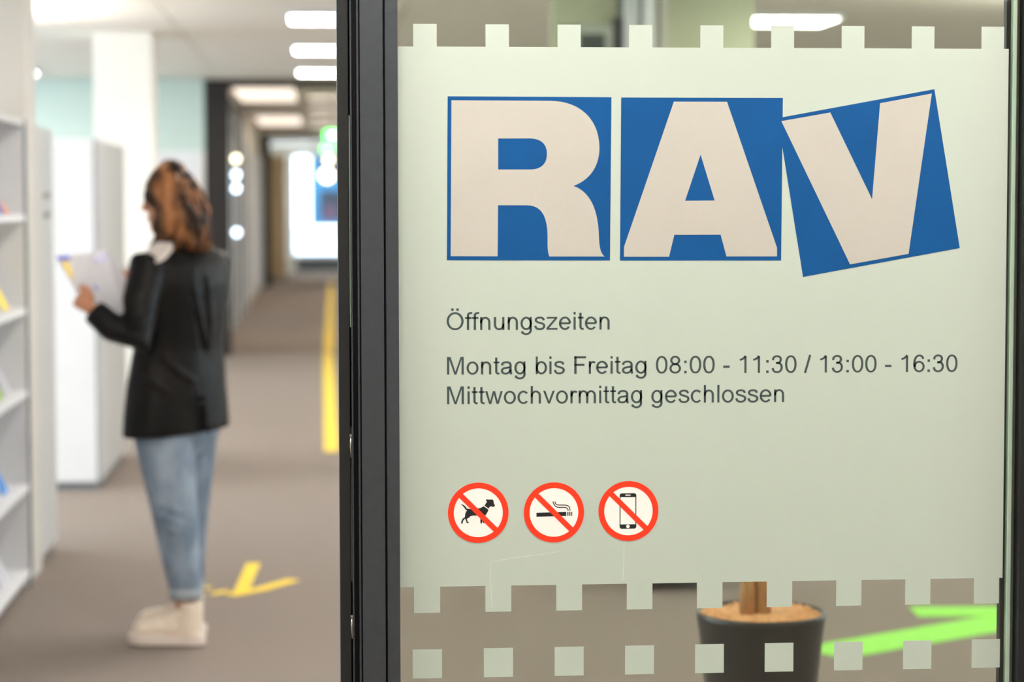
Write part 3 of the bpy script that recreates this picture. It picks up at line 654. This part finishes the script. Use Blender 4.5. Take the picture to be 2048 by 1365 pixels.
def ribbon(P, wd):
    P = [Vector(p) for p in P]; Ls, Rs = [], []
    for i in range(len(P)):
        d = (P[min(i+1, len(P)-1)]-P[max(i-1, 0)]).normalized(); n = Vector((-d.y, d.x))*wd/2; Ls.append(tuple(P[i]+n)); Rs.append(tuple(P[i]-n))
    return [[[Rs[i], Rs[i+1], Ls[i+1], Ls[i]]] for i in range(len(P)-1)]
def rrect(x0, y0, x1, y1, r, n=5):
    o = []
    for cx, cy, a in ((x1-r, y1-r, 0), (x0+r, y1-r, 90), (x0+r, y0+r, 180), (x1-r, y0+r, 270)):
        for i in range(n+1): th = math.radians(a+90*i/n); o.append((cx+r*math.cos(th), cy+r*math.sin(th)))
    return o
sticker(262.2, 973.0, 'round red sticker forbidding dogs', [('dog_picture', [[DOG]], 'sign_black', 0), ('collar', [[COLLAR]], 'sign_white', .0001)])
sticker(390.3, 971.9, 'round red sticker forbidding smoking', [('cigarette_picture', [[CIG]]+[[a] for a in ASH]+sum([ribbon(spl(s, 4), 1.5) for s in SMOKE], []), 'sign_black', 0)])
px0, px1, pz0, pz1 = -15.1, 13.4, -30.1, 30.2
sticker(517.2, 972.6, 'round red sticker forbidding mobile phones', [('phone_picture', [[rrect(px0, pz0, px1, pz1, 3.6), rrect(px0+1.5, pz0+7.4, px1-1.5, pz1-6.4, .3)[::-1]]], 'sign_black', 0),
    ('button', [[[(-.9+u, -26.2+v) for u, v in circle(3.1, 20)]], [rrect(-5.6, 26.1, 3.8, 28.1, 1.0)]], 'sign_white', .0001)])
# small scratches and dried drips on the film
sk = thing('film_scratches', 'fine pale scratches on the lower part of the film', 'scratch', (.3, YG, .86))
def scr(pts, wd=.0007):
    mb = MB(); pts = [(a, b) for a, b in pts]
    for q in ribbon([(a*1000, b*1000) for a, b in pts], wd*1000): mb.prism(q, lambda u, v, k: (u/1000, FY-.00025+k*.0001, v/1000))
    mb.build('scratch', 'sign_white', sk)
scr([(.4, .905), (.30, .892), (.283, .889), (.2825, .86), (.285, .812)]); scr([(.5105, .93), (.508, .853)])

# ================================================================ THE WOMAN
PB = (-.49, 7.75, 0)
pr = thing('person', 'woman in a dark blazer and light blue jeans reading a leaflet in the corridor', 'person', PB)
F = Vector((-.75, .66, 0)).normalized(); Lf = Vector((-.66, -.75, 0)).normalized()
def ering(cx, cy, z, w_, d_, n=24, f=F, l=Lf, tilt=0, p=1.0):
    o = []
    for k in range(n):
        a = 2*PI*k/n; c, s = math.cos(a), math.sin(a)
        c = math.copysign(abs(c)**p, c); s = math.copysign(abs(s)**p, s)
        q = Vector((cx, cy, z)) + l*(c*w_) + f*(s*d_); q.z += tilt*(q.x-cx); o.append(q)
    return o
# --- body: torso, legs, arms, hands and head grown into one skin
b = MB()
b.rings([ering(-.487,7.75,z,w_,d_) for z, w_, d_ in ((.76,.12,.08),(.82,.165,.105),(.90,.165,.105),(1.0,.135,.09),(1.10,.14,.095),(1.22,.15,.078),(1.30,.145,.060),(1.335,.10,.048),(1.36,.052,.045))])
HC = Vector((-.492, 7.745, 0)); HF = Vector((-.93, .37, 0)).normalized(); HL = Vector((-.37, -.93, 0)).normalized()
b.tube([(-.47,7.76,1.30),(-.475,7.755,1.36),(-.485,7.75,1.44)], [.055,.047,.047], 16)
def hring(z, fwd, back, w_, shift=0):
    o = []
    for k in range(24):
        a = 2*PI*k/24; c, s = math.cos(a), math.sin(a)
        o.append(HC + Vector((0,0,z)) + HL*(c*w_) + HF*((fwd if s > 0 else back)*s + shift))
    return o
b.rings([hring(z, f_, b_, w_, s_) for z, f_, b_, w_, s_ in ((1.386,.012,.02,.018,.062),(1.395,.030,.04,.034,.05),(1.415,.052,.055,.052,.030),(1.445,.078,.07,.064,.010),(1.475,.086,.082,.068,.002),(1.50,.087,.088,.070,0),(1.53,.086,.086,.070,-.002),(1.555,.076,.074,.062,-.004),(1.575,.058,.056,.050,-.006),(1.590,.034,.034,.034,-.008),(1.596,.012,.012,.012,-.008))])
# nose, brow, lips, ears
def hp(f_, l_, z): return HC + HF*f_ + HL*l_ + Vector((0,0,z))
b.tube([hp(.086,0,1.515), hp(.100,0,1.49), hp(.110,0,1.474), hp(.092,0,1.463)], [.008,.011,.013,.008], 10)
b.tube([hp(.078,-.04,1.522), hp(.090,0,1.519), hp(.078,.04,1.522)], [.008,.011,.008], 8)
b.tube([hp(.080,-.018,1.437), hp(.090,0,1.439), hp(.080,.018,1.437)], [.006,.009,.006], 8)
b.tube([hp(.066,0,1.405), hp(.076,0,1.402)], [.02,.014], 10)
for s in (-1, 1):
    b.tube([hp(-.004,s*.071,1.515), hp(-.012,s*.078,1.505), hp(-.008,s*.078,1.485), hp(.0,s*.072,1.47)], [.007,.011,.010,.007], 8)
# legs (hips, knees, ankles)
LG = [[(-.520,7.70,.84),(-.525,7.69,.70),(-.508,7.675,.55),(-.500,7.665,.44),(-.475,7.66,.29),(-.462,7.655,.16),(-.452,7.655,.08)],
      [(-.455,7.80,.84),(-.450,7.83,.70),(-.458,7.83,.55),(-.465,7.825,.44),(-.462,7.83,.29),(-.458,7.83,.16),(-.456,7.825,.08)]]
for lg in LG: b.tube(lg, [.085,.080,.064,.052,.048,.034,.036], 16)
for lg in LG:   # feet inside the shoes
    a = Vector(lg[-1]); b.tube([a+Vector((.03,-.008,-.035)), a+Vector((-.06,.01,-.042)), a+Vector((-.15,.03,-.052))], [.032,.034,.026], 12)
# arms
LA = [Vector(p) for p in ((-.570,7.625,1.295),(-.592,7.575,1.17),(-.600,7.535,1.035),(-.680,7.545,1.080),(-.752,7.565,1.142))]
RA = [Vector(p) for p in ((-.365,7.865,1.295),(-.37,7.93,1.16),(-.40,7.985,1.04),(-.52,7.955,1.11),(-.612,7.90,1.178))]
for A_ in (LA, RA): b.tube([A_[0].lerp(Vector((-.47,7.75,1.28)), .4)]+A_, [.05,.047,.042,.036,.031,.022], 14)
# hands: palm plus five bent fingers of their own
def hand(wr, kn, side, up, sgn):
    """wr wrist, kn knuckle centre, side = across the palm, up = back-of-hand normal"""
    wr = Vector(wr); kn = Vector(kn); side = Vector(side).normalized(); up = Vector(up).normalized(); d = (kn-wr).normalized()
    b.tube([wr, wr.lerp(kn, .35), wr.lerp(kn, .8), kn], [(.020,.015),(.028,.014),(.035,.013),(.034,.011)], 12, up=up)
    for i, (ln, r) in enumerate(((.062,.0075),(.070,.008),(.066,.0078),(.052,.007))):
        s0 = kn + side*(.023-.0158*i)
        p1 = s0 + d*ln*.20 - up*ln*.30; p2 = p1 - d*ln*.06 - up*ln*.34; p3 = p2 - d*ln*.26 - up*ln*.08
        b.tube([s0-d*.02, s0, p1, p2, p3], [r*1.1, r*1.12, r, r*.92, r*.75], 8)
    t0 = wr.lerp(kn, .3) + side*.026; t1 = t0 + side*.014 + d*.022 + up*.002; t2 = t1 + d*.024 + up*.001 - side*.003; t3 = t2 + d*.016 - up*.002 - side*.006
    b.tube([t0-side*.01, t0, t1, t2, t3], [.012,.013,.0105,.009,.0075], 8)
hand((-.752,7.565,1.142), (-.797,7.598,1.182), (.45,.05,.88), (-.35,-.9,.15), 1)
hand((-.612,7.90,1.178), (-.648,7.86,1.225), (-.2,-.3,.9), (.3,.9,.1), -1)
body = b.build('body', 'skin', pr); voxel(body, .0045, 3)
for s in (-1, 1):
    MB().ball(hp(.074, s*.030, 1.499), .0115, 12, 8).build('eye', 'eye_white', pr, True)
    MB().ball(hp(.0825, s*.031, 1.499), .0052, 10, 6).build('iris', 'bench_black', pr, True)
MB().tube([hp(.084,-.020,1.436), hp(.0965,0,1.4375), hp(.084,.020,1.436)], [.003,.0055,.003], 8).build('lips', 'lip', pr, True)

# --- jeans
j = MB()
j.rings([ering(-.487,7.75,z,w_,d_) for z, w_, d_ in ((.64,.10,.08),(.70,.165,.112),(.80,.178,.118),(.90,.175,.115),(.98,.15,.10))])
JL = [([(-.520,7.70,.82),(-.530,7.69,.70),(-.508,7.675,.56),(-.492,7.665,.43),(-.474,7.66,.29),(-.462,7.655,.215),(-.460,7.655,.178)], [.098,.100,.088,.074,.064,.056,.050]),
      ([(-.455,7.80,.82),(-.450,7.83,.70),(-.452,7.83,.56),(-.458,7.825,.43),(-.462,7.83,.29),(-.459,7.83,.215),(-.459,7.83,.178)], [.095,.094,.080,.068,.060,.054,.050])]
for P_, R_ in JL: j.tube(P_, R_, 20)
for z, dx in ((.47,-.05),(.43,-.055),(.40,-.03)): j.tube([(-.492+dx,7.60,z+.02),(-.49,7.588,z),(-.49-dx*.6,7.60,z-.015)], [.006,.012,.006], 8)
jeans = j.build('jeans', 'denim', pr); voxel(jeans, .007, 4)
for P_, R_ in JL:
    x, y, z = P_[-1]; MB().lathe([(.0505,.160),(.054,.160),(.0555,.178),(.0545,.196),(.051,.197)], (x,y,0), 28).build('cuff', 'denim_cuff', jeans, True)

# --- shoes: canvas high-tops
def shoe(ax, ay, ang, name_parent):
    d = Vector((-math.cos(ang), math.sin(ang), 0)); n = Vector((-d.y, d.x, 0)); O = Vector((ax, ay, 0))
    def Q(s, t, z): return O + d*s + n*t + Vector((0,0,z))
    outl = []
    for s, wl in ((-.052,.012),(-.046,.027),(-.02,.036),(.03,.036),(.08,.038),(.13,.045),(.165,.044),(.19,.033),(.203,.015)): outl.append((s, wl))
    loop = [(s, wl) for s, wl in outl] + [(s, -wl) for s, wl in reversed(outl)]
    def lay(z0, z1, gro, nm, m):
        mb = MB(); mb.rings([[Q(s+(gro if s > .1 else -gro), t*(1+gro*12), z) for s, t in loop] for z in (z0, z1)]); return mb.build(nm, m, name_parent, False, .003)
    lay(0, .006, .001, 'tread', 'shoe_tread'); lay(.0062, .042, .003, 'sole', 'shoe_sole')
    u = MB()
    u.tube([Q(-.035,0,.055), Q(.02,0,.060), Q(.07,0,.062), Q(.12,0,.058), Q(.165,0,.052), Q(.188,0,.046)], [(.032,.036),(.034,.040),(.036,.042),(.042,.036),(.040,.030),(.024,.018)], 16, up=(0,0,1))
    u.tube([Q(.0,0,.04), Q(-.004,0,.09), Q(-.006,0,.125), Q(-.006,0,.150)], [.044,.041,.041,.043], 18)
    u.tube([Q(.02,0,.11), Q(.06,0,.08), Q(.11,0,.055)], [.034,.033,.028], 14)
    up = u.build('upper', 'shoe_canvas', name_parent); voxel(up, .0045, 2)
    for k in range(5): 
        s = .045+k*.019; z = .118-k*.0135
        MB().tube([Q(s,-.022,z-.004), Q(s+.004,0,z+.004), Q(s,.022,z-.004)], .0028, 6).build('lace', 'sign_white', up, True)
shoe(-.450, 7.652, .20, pr); shoe(-.455, 7.825, .36, pr)

# --- blazer
jk = MB()
jk.rings([ering(cx, 7.75, z, w_, d_, 32, tilt=t_, p=.92) for z, cx, w_, d_, t_ in ((.715,-.490,.205,.142,.07),(.78,-.490,.200,.140,.04),(.88,-.487,.188,.134,0),(1.0,-.480,.172,.122,0),(1.12,-.470,.178,.122,0),(1.22,-.465,.188,.122,0),(1.285,-.463,.192,.108,0),(1.318,-.464,.170,.090,0),(1.342,-.466,.120,.078,0),(1.365,-.470,.078,.070,0),(1.385,-.475,.068,.064,0))])
def grow(A_, r): jk.tube(A_, r, 18)
grow([LA[0].lerp(Vector((-.47,7.75,1.28)), .45), LA[0]+Vector((0,0,-.015)), LA[1], LA[2], LA[3], LA[4]+Vector((.008,0,-.006))], [.066,.068,.061,.056,.049,.044])
grow([RA[0].lerp(Vector((-.47,7.75,1.28)), .45), RA[0]+Vector((0,0,-.015)), RA[1], RA[2], RA[3], RA[4]], [.066,.066,.060,.055,.048,.042])
jk.tube([(-.545,7.68,1.352),(-.50,7.675,1.375),(-.44,7.69,1.378),(-.405,7.745,1.362),(-.41,7.80,1.35)], [.014,.018,.019,.017,.012], 10)
# folds of cloth
for P_, r in (([(-.425,7.630,1.27),(-.405,7.625,1.14),(-.375,7.66,1.0)], [.006,.015,.008]), ([(-.37,7.66,1.25),(-.365,7.68,1.1),(-.372,7.69,.98)], [.006,.014,.008]),
              ([(-.53,7.575,.99),(-.47,7.592,.93),(-.42,7.62,.90)], [.005,.014,.006]), ([(-.60,7.59,.96),(-.56,7.575,.90),(-.50,7.58,.86)], [.005,.012,.005]),
              ([(-.628,7.50,1.06),(-.60,7.483,1.09),(-.57,7.49,1.13)], [.005,.012,.006]), ([(-.66,7.50,1.06),(-.65,7.498,1.09),(-.64,7.51,1.13)], [.004,.009,.004]),
              ([(-.40,7.625,.92),(-.385,7.63,.82),(-.375,7.64,.72)], [.006,.013,.013]), ([(-.56,7.575,.84),(-.57,7.572,.78),(-.575,7.575,.72)], [.004,.010,.012])):
    jk.tube(P_, [q*.62 for q in r], 8)
jacket = jk.build('blazer', 'jacket', pr); voxel(jacket, .007, 9)
jacket['label'] = 'dark charcoal blazer'
MB().tube([(-.452,7.624,1.28),(-.430,7.618,1.16),(-.400,7.628,1.0),(-.385,7.624,.86),(-.380,7.626,.73)], [.0018]*5, 6).build('back_seam', 'jacket_seam', jacket, True)
MB().rings([[LA[4]+Vector((.008,0,-.006))+q for q in ring] for ring in [[Vector((.04*math.cos(2*PI*k/18)*.6, .044*math.sin(2*PI*k/18), .044*math.cos(2*PI*k/18)*.6))*s_ + Vector((dx_, 0, dx_*-.7)) for k in range(18)] for s_, dx_ in ((1.02,-.004),(1.06,.006))]]).build('sleeve_cuff', 'jacket', jacket, True)
JC = Vector((-.468, 7.75, 0))
for s in (-1, 1):
    lp_ = [JC+F*a+Lf*(s*c)+Vector((0,0,z)) for a, c, z in ((.060,.060,1.368),(.100,.050,1.310),(.124,.042,1.240),(.132,.010,1.130))]
    MB().tube(lp_, [(.006,.010),(.006,.022),(.006,.024),(.004,.006)], 8, up=F).build('lapel', 'jacket', jacket, True)
MB().rings([[JC+F*(a+t)+Lf*c+Vector((0,0,z)) for c, t in ((-w_,0),(w_,0),(w_,.004),(-w_,.004))] for a, w_, z in ((.066,.034,1.372),(.106,.034,1.310),(.125,.022,1.230),(.129,.004,1.150))]).build('shirt', 'shirt_and_highlight', pr)
for z in (1.08, .98): MB().ball(JC+F*.127+Vector((0,0,z)), .009, 10, 6).build('button', 'jacket_seam', jacket, True)
# jacket highlight on the left shoulder, built as a pale patch
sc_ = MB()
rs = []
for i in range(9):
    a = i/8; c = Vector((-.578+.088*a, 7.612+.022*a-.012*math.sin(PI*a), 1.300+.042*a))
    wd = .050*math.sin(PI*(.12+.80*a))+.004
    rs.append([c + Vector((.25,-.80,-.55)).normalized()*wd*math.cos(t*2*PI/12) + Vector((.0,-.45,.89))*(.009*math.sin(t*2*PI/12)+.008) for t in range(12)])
sc_.rings(rs); s_o = sc_.build('shoulder_highlight', 'shirt_and_highlight', pr, True); s_o['label'] = 'pale patch for the highlight on the shoulder'

# --- hair: half pinned up, long and wavy
h = MB()
HR = [(1.628,-.499,.010,.012),(1.618,-.499,.024,.028),(1.602,-.503,.044,.048),(1.58,-.506,.066,.066),(1.55,-.503,.084,.078),(1.51,-.493,.092,.082),(1.47,-.470,.078,.080),(1.43,-.464,.077,.078),(1.40,-.468,.084,.072),(1.364,-.470,.090,.066),(1.335,-.450,.070,.058)]
rs = []
for z, cx, rx, ry in HR:
    rs.append([Vector((cx+rx*math.cos(2*PI*k/20), 7.728+(0 if z > 1.45 else -.022)+ry*math.sin(2*PI*k/20), z)) for k in range(20)])
h.rings(rs)
h.ball((-.488,7.69,1.612), .027, 14, 10, (1.1,1,.9)); h.ball((-.455,7.70,1.570), .034, 14, 10); h.ball((-.435,7.70,1.53), .036, 14, 10)
hair = h.build('hair', 'hair', pr); voxel(hair, .006, 2)
random.seed(11); st_ = MB()
for k in range(190):
    a = random.uniform(-.80*PI, .58*PI)          # camera side, back and a little of the right side
    ztop = random.uniform(1.50, 1.625); zbot = random.uniform(1.315, 1.37) + (.02 if math.cos(a) < -.3 else 0)
    ph = random.uniform(0, 6.28); amp = random.uniform(.006, .017); P_ = []; R_ = []
    n = 13
    for i in range(n):
        t = i/(n-1); z = ztop + (zbot-ztop)*t
        for q in range(len(HR)-1):
            if HR[q][0] >= z >= HR[q+1][0] or q == len(HR)-2:
                u = min(1, max(0, (HR[q][0]-z)/(HR[q][0]-HR[q+1][0]))); cx = HR[q][1]*(1-u)+HR[q+1][1]*u; rx = HR[q][2]*(1-u)+HR[q+1][2]*u; ry = HR[q][3]*(1-u)+HR[q+1][3]*u; break
        aa = a + .20*math.sin(ph+t*7)*(.3+t); cy = 7.728 - .022*min(1, max(0, (1.49-z)/.05))
        wv = amp*math.sin(ph*1.7+t*11)*min(1, .3+t*1.5)
        P_.append((cx+(rx+.003+wv)*math.cos(aa), cy+(ry+.003+wv)*math.sin(aa), z)); R_.append(.0075*math.sin(PI*min(1, .18+.82*t))**.6*(1-.45*t)+.0012)
    st_.tube(P_, R_, 6)
for k in range(26):
    a = -.5*PI + random.uniform(-1.3, 1.2); P_ = []; R_ = []
    for i in range(8):
        t = i/7; P_.append((-.50+.012*t+.050*math.cos(a)*math.sin(PI*t*.55), 7.735+.055*math.sin(a)*math.sin(PI*t*.55), 1.632-.075*t*t)); R_.append(.007*math.sin(PI*(.15+.8*t))+.001)
    st_.tube(P_, R_, 6)
for k in range(36):
    a = -.78*PI + 1.34*PI*k/35 + random.uniform(-.05, .05); ztop = random.uniform(1.50, 1.60); zbot = random.uniform(1.325, 1.352); ph = random.uniform(0, 6.28); P_ = []; R_ = []
    for i in range(15):
        t = i/14; z = ztop + (zbot-ztop)*t
        for q in range(len(HR)-1):
            if HR[q][0] >= z >= HR[q+1][0] or q == len(HR)-2:
                u = min(1, max(0, (HR[q][0]-z)/(HR[q][0]-HR[q+1][0]))); cx = HR[q][1]*(1-u)+HR[q+1][1]*u; rx = HR[q][2]*(1-u)+HR[q+1][2]*u; ry = HR[q][3]*(1-u)+HR[q+1][3]*u; break
        aa = a + .16*math.sin(ph+t*8); cy = 7.728 - .022*min(1, max(0, (1.49-z)/.05)); wv = .009*math.sin(ph*1.3+t*12)*t
        P_.append((cx+(rx-.001+wv)*math.cos(aa), cy+(ry-.001+wv)*math.sin(aa), z)); R_.append(.017*math.sin(PI*min(1, .2+.74*t))**.7*(1+.3*math.sin(ph+t*12))+.001)
    st_.tube(P_, R_, 8)
lo = st_.build("locks", 'hair', hair, True); lo['kind'] = 'stuff'
# fine flyaway
# --- what she reads
lf = thing('leaflet', 'white folded leaflet with blue header and yellow stripe held in the woman\'s hands', 'leaflet', (-.74, 7.66, 1.22))
def px3(x, y, Y): 
    return None
def sheet(nm, m, q, th=.0016, parent=lf, off=0):
    q = [Vector(p) for p in q]; n = (q[1]-q[0]).cross(q[3]-q[0]).normalized()
    if n.y > 0: n = -n
    return MB().hexa([p+n*off for p in q], [p+n*(off+th) for p in q]).build(nm, m, parent)
c00 = Vector((-.878,7.670,1.312)); c10 = Vector((-.775,7.765,1.320)); c11 = Vector((-.708,7.655,1.130)); c01 = Vector((-.800,7.575,1.195))
d10 = Vector((-.728,7.83,1.339)); d11 = Vector((-.638,7.78,1.205)); d12 = Vector((-.655,7.745,1.118))
sheet('page', 'paper', (c01, c11, c10, c00)); sheet('page', 'paper', (c11, d12, d10, c10)); sheet('page', 'paper', (d12, d12.lerp(d11, .5), d11, d10))
def bil(u, v): return c01.lerp(c11, u).lerp(c00.lerp(c10, u), v)
sheet('blue_header', 'print_blue', (bil(-.0,.88), bil(.36,.88), bil(.36,.99), bil(0,.99)), .0012, lf, .0040)
sheet('yellow_stripe', 'print_yellow', (bil(.06,.40), bil(.24,.40), bil(.24,.84), bil(.06,.84)), .0012, lf, .0040)
sheet('lilac_text', 'print_lilac', (bil(.42,.30), bil(.90,.30), bil(.90,.42), bil(.42,.42)), .0012, lf, .0040)
def bil2(u, v): return c11.lerp(d12, u).lerp(c10.lerp(d10, u), v)
sheet('lilac_text', 'print_lilac', (bil2(.10,.80), bil2(.85,.80), bil2(.85,.93), bil2(.10,.93)), .0012, lf, .0040)
